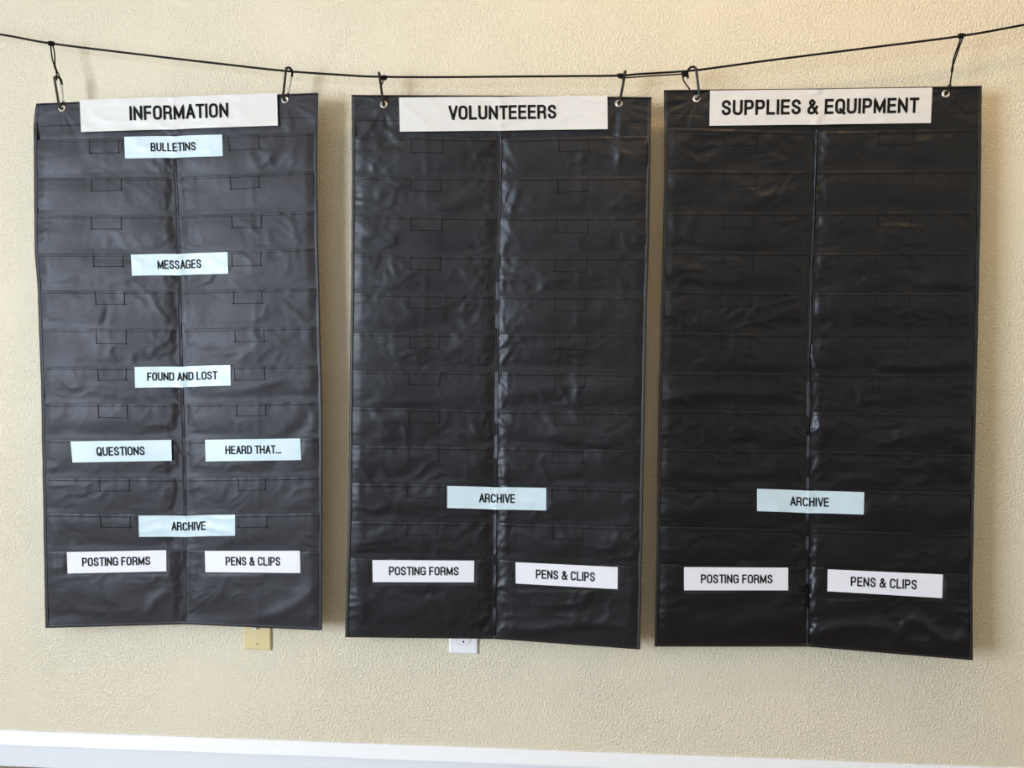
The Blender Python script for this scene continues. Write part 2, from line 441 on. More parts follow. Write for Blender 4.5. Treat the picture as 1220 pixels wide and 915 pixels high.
def wrinkle(ci, x, y, u):
    """crumples of the cloth in metres"""
    c = CH[ci]; s = c['seed']; A = c['amp']
    wx = x + 9 * gnoise(x / 40, y / 40, s + 1); wy = y + 7 * gnoise(x / 35, y / 35, s + 2)
    d = 0.0026 * gnoise(wx / 85, wy / 42, s + 3) + 0.0008 * gnoise(wx / 40 + wy / 60, wy / 24, s + 4)
    mask = sstep(-0.15, 0.5, gnoise(x / 70, y / 60, s + 5))
    d = d + mask * 0.0006 * ridge((wx + .8 * wy) / 46, (wy - .5 * wx) / 24, s + 6) * c['sharpness']
    mask2 = sstep(-0.1, 0.45, gnoise(x / 60, y / 50, s + 15))
    d = d + mask2 * 0.00045 * ridge((wx - 1.1 * wy) / 34, (wy + .6 * wx) / 20, s + 16) * c['sharpness']
    d = d + 0.00010 * ridge(wx / 13, wy / 10, s + 7) * c['sharpness']
    # hard crumples beside the centre fold
    xc = edge(c, 'C', y); e = np.exp(-np.abs(x - xc) / 13.0)
    d = d + e * (0.0015 * ridge(wx / 15 + 3, wy / 24, s + 8) + 0.0007 * ridge(wx / 7, wy / 10, s + 9))
    # puckers along both side seams
    xe = np.minimum(x - edge(c, 'L', y), edge(c, 'R', y) - x); e = np.exp(-np.maximum(xe - 3, 0) / 14.0)
    d = d + e * 0.0006 * gnoise(x / 45 + y / 30, y / 6.5, s + 10) * c['sharpness']
    # vertical crease where the chart was folded once more
    for f, a in ((0.25, 0.7), (0.77, 1.0)):
        d = d + a * 0.0008 * np.exp(-((u - f + 0.004 * gnoise(y / 60, 3.3, s)) / 0.012) ** 2) * sstep(-.5, .4, gnoise(y / 60, f * 9, s + 12))
    # pull lines fanning down from the eyelets
    for (ex, ey) in c['eyes']:
        r = np.hypot(x - ex, y - ey) + 1e-6; th = np.arctan2(x - ex, y - ey)
        d = d + 0.0016 * np.exp(-r / 55.0) * sstep(5, 22, r) * gnoise(th * 2.6 + 5, r / 120.0, s + 13 + int(ex)) * 2.0
    for pts, amp, wid in FOLDS[ci]:
        P = catmull([(a, b, 0) for a, b in pts], 5)[:, :2]; x0, y0 = P.min(0) - 4 * wid; x1, y1 = P.max(0) + 4 * wid
        m_ = (x > x0) & (x < x1) & (y > y0) & (y < y1)
        if not m_.any(): continue
        xx, yy = x[m_], y[m_]; best = np.full(xx.shape, 1e9); tt = np.zeros(xx.shape); n = len(P) - 1
        for i in range(n):
            ax, ay = P[i]; bx, by = P[i + 1] - P[i]; l2 = bx * bx + by * by + 1e-9
            t = np.clip(((xx - ax) * bx + (yy - ay) * by) / l2, 0, 1)
            dd = np.hypot(xx - ax - t * bx, yy - ay - t * by); b_ = dd < best
            best = np.where(b_, dd, best); tt = np.where(b_, (i + t) / n, tt)
        add = np.zeros_like(d); add[m_] = amp * np.exp(-(best / wid) ** 2) * np.sin(np.pi * np.clip(tt, .04, .96)) ** .6
        d = d + add / A
    return d * A


# individual folds of the cloth: path, height in metres, width
FOLDS = [
    [([(372, 480), (362, 505), (340, 530), (325, 560)], -.0035, 9), ([(300, 742), (335, 728), (360, 715), (380, 692)], .0025, 7),
     ([(232, 660), (238, 680), (232, 705)], -.0025, 5), ([(180, 352), (190, 372), (205, 388)], .0020, 4),
     ([(60, 605), (75, 628), (88, 650)], -.0022, 5), ([(205, 700), (185, 715), (175, 735)], .0020, 6),
     ([(213, 500), (203, 540), (212, 585), (206, 640), (214, 700)], -.0022, 6), ([(330, 170), (320, 190), (300, 200)], .0020, 8),
     ([(130, 360), (126, 380), (120, 390)], -.0022, 4), ([(345, 450), (300, 462), (250, 468)], .0018, 6)],
    [([(741, 128), (752, 150), (768, 172), (772, 204)], .0030, 6), ([(738, 130), (739, 165), (736, 205)], .0028, 4),
     ([(600, 116), (602, 200), (600, 262)], .0022, 4), ([(600, 262), (598, 330), (600, 352)], .0022, 4), ([(598, 352), (597, 450), (598, 540)], .0018, 4),
     ([(598, 545), (604, 600), (598, 660)], .0024, 5), ([(600, 748), (640, 752), (690, 742), (752, 748)], .0032, 7),
     ([(694, 685), (704, 702), (690, 722)], .0022, 6), ([(560, 745), (580, 735), (585, 715)], .0022, 4),
     ([(455, 130), (440, 150), (425, 170)], .0022, 5), ([(420, 700), (432, 720), (430, 745)], .0022, 6),
     ([(610, 470), (680, 462), (760, 470)], .0022, 8), ([(650, 515), (700, 530), (755, 560)], .0026, 9),
     ([(620, 216), (612, 240), (606, 262)], .0020, 4), ([(500, 230), (530, 245), (575, 232)], .0022, 9),
     ([(430, 270), (460, 285), (480, 270)], .0020, 8)],
    [([(1076, 748), (1090, 738), (1106, 748), (1124, 762), (1142, 764), (1153, 748)], .0090, 7), ([(966, 758), (990, 750), (1030, 746), (1062, 752), (1076, 766)], .0075, 8),
     ([(790, 480), (825, 470), (880, 468), (955, 474)], .0042, 8), ([(796, 462), (812, 474), (832, 488)], .0028, 4),
     ([(968, 560), (962, 580), (974, 570)], .0020, 4), ([(970, 500), (982, 510), (976, 522)], .0026, 6),
     ([(966, 200), (972, 240), (966, 290), (972, 330)], .0020, 4), ([(970, 700), (966, 720), (974, 728)], .0034, 5),
     ([(1040, 530), (1090, 520), (1150, 505)], .0036, 9), ([(870, 210), (900, 232), (940, 228)], .0028, 7),
     ([(830, 255), (820, 280), (850, 296)], .0028, 8), ([(985, 590), (1010, 570), (1060, 575)], .0026, 6),
     ([(800, 310), (830, 330), (870, 338)], .0030, 8), ([(1060, 320), (1100, 338), (1160, 330)], .0024, 8),
     ([(800, 560), (850, 566), (940, 560)], .0028, 7), ([(1050, 425), (1110, 438), (1158, 420)], .0030, 9),
     ([(800, 735), (870, 745), (950, 735)], .0035, 12), ([(975, 130), (972, 200), (974, 260)], .0022, 3)],
]


def disp(ci, x, y, k):
    """local relief: k = 0 backing, 1..12 pocket row k"""
    c = CH[ci]; u, v = px_to_uv(c, x, y)
    w = wrinkle(ci, x, y, u)
    if k == 0:
        d = 0.0 + 0.75 * w * (v < 1.2) + 0.0
        d = np.where(v > 1.0, d * np.clip(1 - (v - 1.0) * 4, 0, 1), d) - 0.0032 * sstep(0.85, 1.3, v)
    else:
        t = v - k; tt = np.clip(t, 0, 1)
        if k == 12: prof = 0.0036 + 0.0032 * np.sin(np.pi * np.clip(tt, 0, 1) ** .8) - 0.0022 * tt
        else: prof = 0.0042 + 0.0020 * np.sin(np.pi * np.clip(tt * 1.15, 0, 1)) - 0.0034 * tt
        # shallow gap ripple along the open upper edge
        lip = np.exp(-np.clip(t, 0, 9) / 0.16)
        rip = lip * 0.0011 * gnoise(x / 9.0, k * 3.7, c['seed'] + 20 + k) + lip * 0.0010 * gnoise(x / 42.0, k * 1.7, c['seed'] + 40 + k)
        xe = np.minimum(np.minimum(x - edge(c, 'L', y), edge(c, 'R', y) - x), np.abs(x - edge(c, 'C', y)))
        pin = sstep(1.0, 14, xe)
        lim = 1 - 0.85 * sstep(0.80, 1.0, t) - 0.3 * lip
        rip = rip + 0.0007 * np.exp(-((t - 0.045) / 0.03) ** 2)
        d = 0.0006 + (prof + rip) * (0.35 + 0.65 * pin) + w * lim
        d = d + 0.0016 - (0.0045 * np.exp(-np.abs(x - edge(c, 'C', y)) / 9.0) + 0.0015 * np.exp(-xe / 6.0)) * (1 - 0.7 * sstep(.8, 1, t))
        d = np.maximum(d, 0.0002 + 0.0012 * (1 - tt))
    return card_limit(ci, x, y, d)


def surf(ci, x, y, k, off=0.0):
    c = CH[ci]; u, v = px_to_uv(c, x, y)
    d = card_limit(ci, x, y, disp(ci, x, y, k) + off, 0.0006)
    return unproject(x, y, -(base_fwd(c, u, y) + d))


def card_point(ci, q, mid, a, b, off=0.0, D_=0.006):
    """point on a paper card, a across, b down (0..1); the card follows the cloth and its centre fold"""
    TL, TR, BR, BL = (np.array(p) for p in q)
    a = np.asarray(a, float)[..., None]; b = np.asarray(b, float)[..., None]
    p = (TL * (1 - a) + TR * a) * (1 - b) + (BL * (1 - a) + BR * a) * b
    x, y = p[..., 0], p[..., 1]; c = CH[ci]; s = c['seed'] + int(TL[0])
    xc = edge(c, 'C', y)
    y = y + (mid * np.exp(-np.abs(x - xc) / 14.0) if mid else 0)
    u, v = px_to_uv(c, x, y)
    d = D_ + 0.0005 * gnoise(x / 28, y / 20, s) + 0.0003
    if mid:
        d = d + 0.0016 * np.exp(-((x - xc) / 6.0) ** 2) + 0.0009 * ridge(x / 30 + y / 40, y / 16, s + 1) * np.exp(-np.abs(x - xc) / 30)
        d = d + 0.0007 * ridge((x + y) / 60, (y - .3 * x) / 24, s + 2)
    return unproject(x, y, -(base_fwd(c, u, y) + np.maximum(d, D_ - 0.0001) + off))


def ribbon(mb, ci, pts, k, w, off=0.0005):
    """a line of stitching laid on the cloth"""
    p = np.asarray(pts, float)
    seg = np.hypot(*np.diff(p, axis=0).T); n = max(2, int(seg.sum() / 2.5)) 
    s = np.concatenate([[0], np.cumsum(seg)]); t = np.linspace(0, s[-1], n)
    P = np.stack([np.interp(t, s, p[:, 0]), np.interp(t, s, p[:, 1])], 1)
    T_ = np.gradient(P, axis=0); T_ /= np.linalg.norm(T_, axis=1)[:, None]
    N = np.stack([-T_[:, 1], T_[:, 0]], 1)
    rows = [surf(ci, P[:, 0] + N[:, 0] * w * q, P[:, 1] + N[:, 1] * w * q, k, off + (0.0004 if q == 0 else 0)) for q in (-.5, 0, .5)]
    V = np.concatenate(rows); F = []
    for r_ in range(2):
        for i in range(n - 1):
            F.append((r_ * n + i, r_ * n + i + 1, (r_ + 1) * n + i + 1, (r_ + 1) * n + i)[::-1])
    mb.add(V, F)


CHART_LABELS = [
    'charcoal nylon pocket chart headed INFORMATION, hanging at the left of the cord',
    'black nylon pocket chart headed VOLUNTEEERS, hanging between the two other charts',
    'black nylon pocket chart headed SUPPLIES & EQUIPMENT, hanging at the right of the cord']

for ci, c in enumerate(CH):
    rng = np.random.RandomState(c['seed'])
    x0, y0 = uv_to_px(c, .5, 0.0)
    loc = unproject(x0, y0, -0.055)
    xb, yb = uv_to_px(c, .5, 13.0); loc[2] = unproject(xb, yb, -0.05)[2]
    root = empty('pocket_chart', tuple(loc)); tag(root, CHART_LABELS[ci], 'pocket chart', 'pocket charts hanging from the cord')
    mat = MAT_CLOTH[ci]
    # backing with holes at the eyelets; dense at the bare header band
    vs = np.concatenate([np.linspace(0, 1.15, 42), np.linspace(1.25, 13, 100)]); us = np.linspace(0, 1, 240)
    U, V = np.meshgrid(us, vs); X, Y = uv_to_px(c, U, V)
    P = surf(ci, X, Y, 0)
    cx, cyy = (X[:-1, :-1] + X[1:, 1:]) / 2, (Y[:-1, :-1] + Y[1:, 1:]) / 2
    keep = np.ones(cx.shape, bool)
    for (ex, ey) in c['eyes']: keep &= np.hypot(cx - ex, cyy - ey) > 2.6
    sheet('backing_panel', P, mat, root, 0.0015, keep)
    mb = MB()
    xa, ya = uv_to_px(c, np.linspace(0.02, 0.98, 60), np.full(60, 0.62))
    ribbon(mb, ci, np.stack([xa, ya], 1), 0, 0.55); mb.build('header_stitching', MAT_THREAD, root)
    # pockets, two to a row
    for k in range(1, 13):
        for side in (0, 1):
            big = k == 12
            v0, v1 = k, (13 - 0.03 if big else k + 1.07)
            nv = 64 if big else 32
            V1 = np.linspace(v0, v1, nv); U1 = np.linspace(0, 1, 92)
            u, v = np.meshgrid(U1, V1)
            e0, e1 = (0.011, 0.4935) if side == 0 else (0.5065, 0.989)
            X, Y = uv_to_px(c, e0 + (e1 - e0) * u, v)
            # the open edge sags and lifts a little
            Y = Y + (0.7 * gnoise(X / 38, k * 2.3, c['seed'] + 70) + 0.35 * gnoise(X / 11, k * 5.1, c['seed'] + 71)) * np.exp(-(v - v0) / 0.15) * (U1 * (1 - U1) * 4)[None, :] ** .5
            P = surf(ci, X, Y, k)
            pk = sheet('pocket', P, mat, root, 0.0016)
            # stitched hem under the lip, and the small label slot
            mb = MB()
            if not big or True:
                hv = k + (0.035 if big else 0.075)
                xs, ys = uv_to_px(c, e0 + (e1 - e0) * np.linspace(.01, .99, 50), np.full(50, hv))
                ribbon(mb, ci, np.stack([xs, ys], 1), k, 0.5)
            if not big and (k, side) not in c['skip']:
                a0, a1 = ((.40, .61) if side == 0 else (.387, .594))
                a0 += rng.uniform(-.006, .006); a1 += rng.uniform(-.006, .006)
                uu = [side * .5 + .5 * a for a in (a0, a0 + rng.uniform(-.004, .008), a1 + rng.uniform(-.008, .004), a1)]
                b0, b1 = k + .03, k + .37 + rng.uniform(-.02, .03)
                pts = [uv_to_px(c, uu[0], b0), uv_to_px(c, uu[1], b1), uv_to_px(c, uu[2], b1 + rng.uniform(-.02, .02)), uv_to_px(c, uu[3], b0)]
                pts = [(float(a), float(b)) for a, b in pts]
                for q in range(3): ribbon(mb, ci, [pts[q], pts[q + 1]], k, 0.62 if q == 1 else 0.72)
                for q in (1, 2):                                     # bartacks at the corners
                    ex, ey = pts[q]; ribbon(mb, ci, [(ex - 1.4, ey), (ex + 1.4, ey)], k, 1.0, 0.0008)
            mb.build('stitching', MAT_THREAD, pk)
    # centre seam and binding
    vv = np.linspace(0.95, 13, 500)
    def strip(name, fx, fy, prof, kdisp, matx, extra=0.0):
        P = []
        for q, h in prof:
            x, y = fx(q), fy(q); P.append(surf(ci, x, y, kdisp, h + extra))
        return sheet(name, np.stack(P, 1), matx, root, 0.003)
    xs, ys = uv_to_px(c, np.full_like(vv, .5), vv)
    jig = 0.5 * gnoise(ys / 26, 2.2, c['seed'] + 90)
    kk = 0
    hc = 0.0048 + 0.0009 * gnoise(ys / 12, 7.7, c['seed'] + 91)
    seam = strip('centre_seam', lambda q: xs + q + jig, lambda q: ys, [(-2.3, hc - .0016), (-1.2, hc), (0, hc - .0011), (1.2, hc), (2.3, hc - .0016)], 0, mat)
    yy = np.linspace(0, 1, 400)
    for key, sg in (('L', 1), ('R', -1)):
        u_ = 0.0 if key == 'L' else 1.0
        xs, ys = uv_to_px(c, np.full(400, u_), yy * 13)
        wob = 0.25 * gnoise(ys / 18, 1.5, c['seed'] + 95)
        prof = [(-0.3, .0015), (0.4, .0034), (3.0, .0036), (3.9, .0024)]
        if sg < 0: prof = [(-a, h) for a, h in prof][::-1]
        strip('binding', lambda q: xs + q + wob, lambda q: ys, [(q, (0.0007 if h > .002 else 0.0004) * (1 - sstep(140, 170, ys)) + (h + .0030) * sstep(140, 170, ys)) for q, h in prof], 0, mat if ci == 0 else MAT_BIND)
    uu = np.linspace(0, 1, 260)
    for v_, sg, wd_ in ((0.0, 1, 1.6), (13.0, -1, 3.6)):
        xs, ys = uv_to_px(c, uu, np.full(260, v_))
        prof = [(-0.3, .0012), (0.4, .0030), (wd_ - .9, .0032), (wd_, .0018)]
        if sg < 0: prof = [(-a, h) for a, h in prof][::-1]
        P = np.stack([surf(ci, xs, ys + q, 0, h + (0.0032 if sg < 0 else 0)) for q, h in prof], 0)
        sheet('binding', P, mat if ci == 0 else MAT_BIND, root, 0.003)
    # eyelets
    for (ex, ey) in c['eyes']:
        ctr = surf(ci, np.array([ex]), np.array([ey]), 0)[0]
        mb = MB(); n = 28; prof = [(0.0045, 0.0015), (0.0045, -0.0012), (0.0052, -0.0022), (0.0066, -0.0026), (0.0080, -0.0018), (0.0088, -0.0002), (0.0088, 0.0012)]
        V = [(ctr[0] + r * math.cos(a), ctr[1] + h, ctr[2] + r * math.sin(a)) for a in np.linspace(0, 2 * math.pi, n, endpoint=False) for r, h in prof]
        k_ = len(prof)
        F = [(i * k_ + j, i * k_ + j + 1, ((i + 1) % n) * k_ + j + 1, ((i + 1) % n) * k_ + j)[::-1] for i in range(n) for j in range(k_ - 1)]
        mb.add(V, F); mb.build('eyelet', MAT_STEEL, root)
    c['root'] = root

# ------------------------------------------------------------------ lettering: condensed grotesque drawn as strokes
def arc(cx, cy, rx, ry, a0, a1, n=12):
    f = lambda t: math.copysign(abs(t) ** 0.84, t)          # slightly squared curve
    return [(cx + rx * f(math.cos(math.radians(a))), cy + ry * f(math.sin(math.radians(a)))) for a in np.linspace(a0, a1, n)]


def sp(pts, n=5): return [tuple(p) for p in catmull(pts, n)]
OO = arc(.5, .68, .5, .32, 0, 180) + arc(.5, .32, .5, .32, 180, 360) + [(1, .68)]
GL = {
    'A': (.52, [[(0, 0), (.5, 1)], [(.5, 1), (1, 0)], [(.18, .3), (.82, .3)]]),
    'B': (.48, [[(0, 0), (0, 1), (.55, 1)] + arc(.6, .765, .34, .235, 90, -90) + [(0, .53)], [(0, .53), (.6, .53)] + arc(.6, .265, .4, .265, 90, -90) + [(0, 0)]]),
    'C': (.49, [arc(.5, .70, .5, .30, 6, 180, 14) + arc(.5, .30, .5, .30, 180, 354, 14)]),
    'D': (.49, [[(0, 0), (0, 1), (.45, 1)] + arc(.5, .68, .5, .32, 90, 0) + arc(.5, .32, .5, .32, 0, -90) + [(0, 0)]]),
    'E': (.42, [[(1, 1), (0, 1), (0, 0), (1, 0)], [(0, .52), (.92, .52)]]),
    'F': (.40, [[(1, 1), (0, 1), (0, 0)], [(0, .5), (.9, .5)]]),
    'G': (.50, [arc(.5, .70, .5, .30, 6, 180) + arc(.5, .30, .5, .30, 180, 345), [(.55, .48), (1, .48), (1, 0)]]),
    'H': (.50, [[(0, 0), (0, 1)], [(1, 0), (1, 1)], [(0, .52), (1, .52)]]),
    'I': (.0, [[(0, 0), (0, 1)]]),
    'L': (.40, [[(0, 1), (0, 0), (1, 0)]]),
    'M': (.64, [[(0, 0), (0, 1), (.5, .08), (1, 1), (1, 0)]]),
    'N': (.50, [[(0, 0), (0, 1), (1, 0), (1, 1)]]),
    'O': (.49, [OO]),
    'P': (.46, [[(0, 0), (0, 1), (.55, 1)] + arc(.6, .72, .4, .28, 90, -90) + [(0, .44)]]),
    'Q': (.49, [OO, [(.55, .24), (1.06, -.06)]]),
    'R': (.48, [[(0, 0), (0, 1), (.55, 1)] + arc(.6, .74, .37, .26, 90, -90) + [(0, .48)], [(.6, .48)] + arc(.6, .30, .34, .18, 90, 10, 6) + [(1, 0)]]),
    'S': (.47, [sp([(.95, .72), (.86, .91), (.5, 1.0), (.14, .91), (.05, .75), (.16, .61), (.5, .51), (.86, .40), (.97, .24), (.86, .08), (.5, 0), (.12, .09), (.02, .29)])]),
    'T': (.46, [[(0, 1), (1, 1)], [(.5, 1), (.5, 0)]]),
    'U': (.49, [[(0, 1), (0, .3)] + arc(.5, .3, .5, .3, 180, 360) + [(1, 1)]]),
    'V': (.50, [[(0, 1), (.5, 0)], [(.5, 0), (1, 1)]]),
    '&': (.56, [sp([(1.0, 0.0), (.55, .42), (.22, .74), (.20, .89), (.42, 1.0), (.64, .88), (.58, .70), (.14, .42), (0, .22), (.10, .05), (.38, 0), (.70, .13), (.95, .50)])]),
    '.': (.0, [[(0, 0), (0, .03)]]),
}


def stroke(pts, w, ex=0.98):
    """mitred ribbon of quads around a polyline, subdivided"""
    q = [np.array(pts[0], float)]
    for p in pts[1:]:
        p = np.array(p, float); L = np.linalg.norm(p - q[-1])
        if L < 1e-6: continue
        n = max(1, int(L / 0.12)); a = q[-1]
        for i in range(1, n + 1): q.append(a + (p - a) * i / n)
    p = np.array(q); n = len(p); V = []
    t = np.diff(p, axis=0); t /= np.linalg.norm(t, axis=1)[:, None]
    ext = w * 0.5
    p[0] -= t[0] * ext * ex; p[-1] += t[-1] * ext * ex
    for i in range(n):
        a = t[max(i - 1, 0)]; b = t[min(i, n - 2)]
        na, nb = np.array([-a[1], a[0]]), np.array([-b[1], b[0]])
        m_ = na + nb; l = np.linalg.norm(m_); m_ = m_ / l if l > 1e-6 else na
        k = min(1.6, 1 / max(0.35, float(m_ @ na)))
        V += [p[i] + m_ * w / 2 * k, p[i] - m_ * w / 2 * k]
    return np.array(V), [(2 * i, 2 * i + 1, 2 * i + 3, 2 * i + 2) for i in range(n - 1)]


def lettering(parent, ci, q, mid, text, x0, x1, cap, cen, weight, D_):
    """x0..x1 and cap in picture units of the card; letters laid on the card surface"""
    TL, TR, BR, BL = (np.array(p) for p in q)
    gap, adv = 0.105, 0.0; items = []
    for ch in text:
        if ch == ' ': adv += 0.32; continue
        w, sts = GL[ch]
        g = gap * (0.55 if ch in 'AVT' else 1.0)
        items.append((adv, w, sts, 0.25 if ch in 'CGS' else 0.98)); adv += w + weight + (0.10 if ch == '.' else g)
    total = adv - gap
    card_w = TR[0] - TL[0]; card_h = BL[1] - TL[1]
    a0, a1 = (x0 - TL[0]) / card_w, (x1 - TL[0]) / card_w
    hb = cap / card_h
    xs_scale = (a1 - a0) * card_w / (total * cap)          # horizontal stretch relative to cap height
    mb = MB()
    for ox, w, sts, ex in items:
        for st in sts:
            pts = [((ox + weight / 2 + x * w) * xs_scale, weight / 2 + y * (1 - weight)) for x, y in st]
            V, F = stroke(pts, weight * min(1.0, (xs_scale + 1) / 2), ex)
            a = a0 + V[:, 0] * cap / card_w; b = cen + hb / 2 - V[:, 1] * hb
            mb.add(card_point(ci, q, mid, a, b, 0.0008, D_), [f[::-1] for f in F])
    o = mb.build('lettering', MAT_INK, parent, smooth=False)
    return o


KINDS = {'H': ('header_strip', MAT_HEAD), 'B': ('label_card', MAT_BLUE), 'W': ('label_card', MAT_WHITE)}
CHN = ['INFORMATION', 'VOLUNTEEERS', 'SUPPLIES & EQUIPMENT']
LAB = {
    (0, 'INFORMATION'): 'creased white paper strip printed INFORMATION across the top of the left chart',
    (0, 'BULLETINS'): 'pale blue card printed BULLETINS under the INFORMATION strip, creased at the centre fold',
    (0, 'MESSAGES'): 'pale blue card printed MESSAGES on the centre seam of the left chart',
    (0, 'FOUND AND LOST'): 'pale blue card printed FOUND AND LOST on the centre seam of the left chart',
    (0, 'QUESTIONS'): 'pale blue card printed QUESTIONS on a left pocket of the left chart',
    (0, 'HEARD THAT...'): 'pale blue card printed HEARD THAT... on a right pocket of the left chart',
    (0, 'ARCHIVE'): 'pale blue card printed ARCHIVE on the chart headed INFORMATION',
    (0, 'POSTING FORMS'): 'white card printed POSTING FORMS on the chart headed INFORMATION',
    (0, 'PENS & CLIPS'): 'white card printed PENS & CLIPS on the chart headed INFORMATION',
    (1, 'VOLUNTEEERS'): 'white paper strip printed VOLUNTEEERS across the top of the middle chart',
    (1, 'ARCHIVE'): 'pale blue card printed ARCHIVE on the chart headed VOLUNTEEERS',
    (1, 'POSTING FORMS'): 'white card printed POSTING FORMS on the chart headed VOLUNTEEERS',
    (1, 'PENS & CLIPS'): 'white card printed PENS & CLIPS on the chart headed VOLUNTEEERS',
    (2, 'SUPPLIES & EQUIPMENT'): 'white paper strip printed SUPPLIES & EQUIPMENT across the top of the right chart',
    (2, 'ARCHIVE'): 'pale blue card printed ARCHIVE on the chart headed SUPPLIES & EQUIPMENT',
    (2, 'POSTING FORMS'): 'white card printed POSTING FORMS on the chart headed SUPPLIES & EQUIPMENT',
    (2, 'PENS & CLIPS'): 'white card printed PENS & CLIPS on the chart headed SUPPLIES & EQUIPMENT',
}
for k in CARDS:
    ci, q, kind, text, x0, x1, cap, cen = k[0], k[1:5], k[5], k[6], k[7], k[8], k[9], k[10]
    c = CH[ci]; xc = float(edge(c, 'C', (q[0][1] + q[2][1]) / 2))
    crosses = q[0][0] < xc < q[1][0]
    mid = (0.9 if ci == 0 else 0.5) if crosses else 0
    A, B = np.meshgrid(np.linspace(0, 1, 220 if kind == 'H' else 110), np.linspace(0, 1, 24))
    P = card_point(ci, q, mid, A, B, 0.0, D_CARD[kind])
    name, mat = KINDS[kind]
    ctr = P.reshape(-1, 3).mean(0); ctr[2] = P[..., 2].min()
    e = empty(name, tuple(ctr)); tag(e, LAB[(ci, text)], 'sign' if kind == 'H' else 'label',
                                     'header strips on the pocket charts' if kind == 'H' else 'label cards on the pocket charts')
    sheet('paper', P, mat, e, 0.0005)
    lettering(e, ci, q, mid, text, x0, x1, cap, cen, 0.18 if kind == 'H' else 0.165, D_CARD[kind])

# ------------------------------------------------------------------ the cord
CY = -0.057
def wp(x, y, Y=CY): return unproject(float(x), float(y), Y)


cord_px = [(-120, 24), (0, 41), (61, 51.8), (169.4, 65.2), (250, 74.6), (338.8, 84.4), (410, 89.4), (449, 91.4), (520, 91.9), (596.7, 91.3), (680, 90.7), (737.7, 90.1),
           (762, 88.2), (815.6, 84.9), (850, 81.0), (917.5, 71.8), (1030, 57.6), (1143, 43.2), (1220, 29.6), (1320, 11)]
cp = catmull([wp(*p) for p in cord_px], 8)
mb = MB(); mb.tube(cp, 0.0025, 8)
mc = mb.build('hanging_cord', MAT_CORD); tag(mc, 'long thin black cord strung across the wall, carrying all three charts', 'cord')
for (x, y, side) in ((-120, 24, 'left'), (1320, 11, 'right')):
    p = wp(x, y); h = MB()
    e = empty('wall_hook', tuple(p)); tag(e, f'screw hook in the wall holding the {side} end of the black cord', 'hook')
    pts = [(p[0], 0.0, p[2] + .004), (p[0], CY + .012, p[2] + .004)] + [(p[0], CY + .012 * math.cos(a), p[2] - .0085 + .0125 * math.cos(a - math.pi / 2 + .0) * 1.0 + .0) for a in ()]
    ring = [(p[0], CY + 0.010 * math.cos(a), p[2] + 0.0045 - 0.010 + 0.010 * math.sin(a)) for a in np.linspace(math.pi * .5, -math.pi * .9, 14)]
    h.tube(pts[:1] + [(p[0], CY * .5, p[2] + .0045)] + [(p[0], r_[1], r_[2]) for r_ in ring][0:1] , 0.0018, 8)
    h.build('shank', MAT_STEEL, e)
    h = MB(); h.tube(ring, 0.0018, 8); h.build('hook_bend', MAT_STEEL, e)


def knot(mb, x, y, r=0.0052, Y=CY, sx=1.25):
    """a tight wrapped knot: turns of cord wound about the line"""
    p = wp(x, y, Y); tdir = wp(x + 5, y, Y) - wp(x - 5, y, Y); tdir /= np.linalg.norm(tdir)
    u = np.cross(tdir, [0, 1, 0]); u /= np.linalg.norm(u); w = np.cross(tdir, u)
    n = 60; turns = 3.2; P = []
    for i in range(n):
        s = i / (n - 1); a = s * turns * 2 * math.pi
        P.append(p + tdir * (s - .5) * r * 2 * sx + (u * math.cos(a) + w * math.sin(a)) * r * (0.62 + .25 * math.sin(s * math.pi)))
    mb.tube(P, 0.0016, 7)
    P = [p + tdir * r * .8 + u * r * .3 - w * .004, p - u * r * .6 - w * .006, p - tdir * r * .9 + u * r * .2 - w * .004]
    mb.tube(catmull(P, 6), 0.0016, 7)


# cord loops tied round the line
def loop_tie(kx, ky, strands, crimp, label, group, extra=None):
    p = wp(kx, ky); e = empty('cord_loop', tuple(p)); tag(e, label, 'cord', group)
    mb = MB(); knot(mb, kx, ky); mb.build('knot', MAT_CORD, e)
    mb = MB()
    for s in strands: mb.tube(catmull([wp(a, b, Yq) for a, b, Yq in s], 6), 0.0016, 7)
    mb.build('strand', MAT_CORD, e)
    if crimp:
        (a, b), (c_, d_) = crimp
        mb = MB(); P = [wp(a + (c_ - a) * t, b + (d_ - b) * t) for t in np.linspace(0, 1, 9)]
        mb.tube(P, [0.0016, 0.0024, 0.0028, 0.0026, 0.0029, 0.0026, 0.0028, 0.0023, 0.0015], 8)
        mb.build('second_knot', MAT_CORD, e)
    return e


G = 'black cord loops knotted on the line'
loop_tie(61, 51.8, [[(60.4, 54, CY), (61.3, 63, CY - .002), (62.6, 71, CY - .003), (65, 79, CY)], [(63, 54, CY), (65, 63, CY + .003), (65.4, 72, CY + .002), (65.4, 79, CY)],
                    [(66, 81, CY), (67.4, 88, CY - .004), (67.8, 95.5, CY - .006)], [(66.4, 82, CY), (70.5, 90, CY + .002), (72.2, 97.5, CY + .004)]],
         ((64.6, 77), (67.2, 84.5)), 'black cord loop dropping from the line at the left end to the first clip', G)
loop_tie(1145.4, 42.8, [[(1144.6, 45, CY), (1141, 56, CY - .002), (1136.4, 69, CY - .003), (1134.8, 80, CY)], [(1147, 45, CY), (1142.2, 58, CY + .003), (1138.2, 70, CY + .003), (1135, 80, CY)],
                        [(1134.2, 86, CY), (1133, 94, CY), (1131.4, 103, CY - .003)]],
         ((1135.2, 78), (1134.0, 87)), 'black cord loop dropping from the line at the right end to the small clip', G)
loop_tie(457.6, 92.3, [[(457.2, 93, CY - .004), (455.6, 99, CY - .005), (454.2, 101, CY - .003), (453.2, 97, CY)]], None, 'short black cord tie knotted beside the left clip of the middle chart', G)
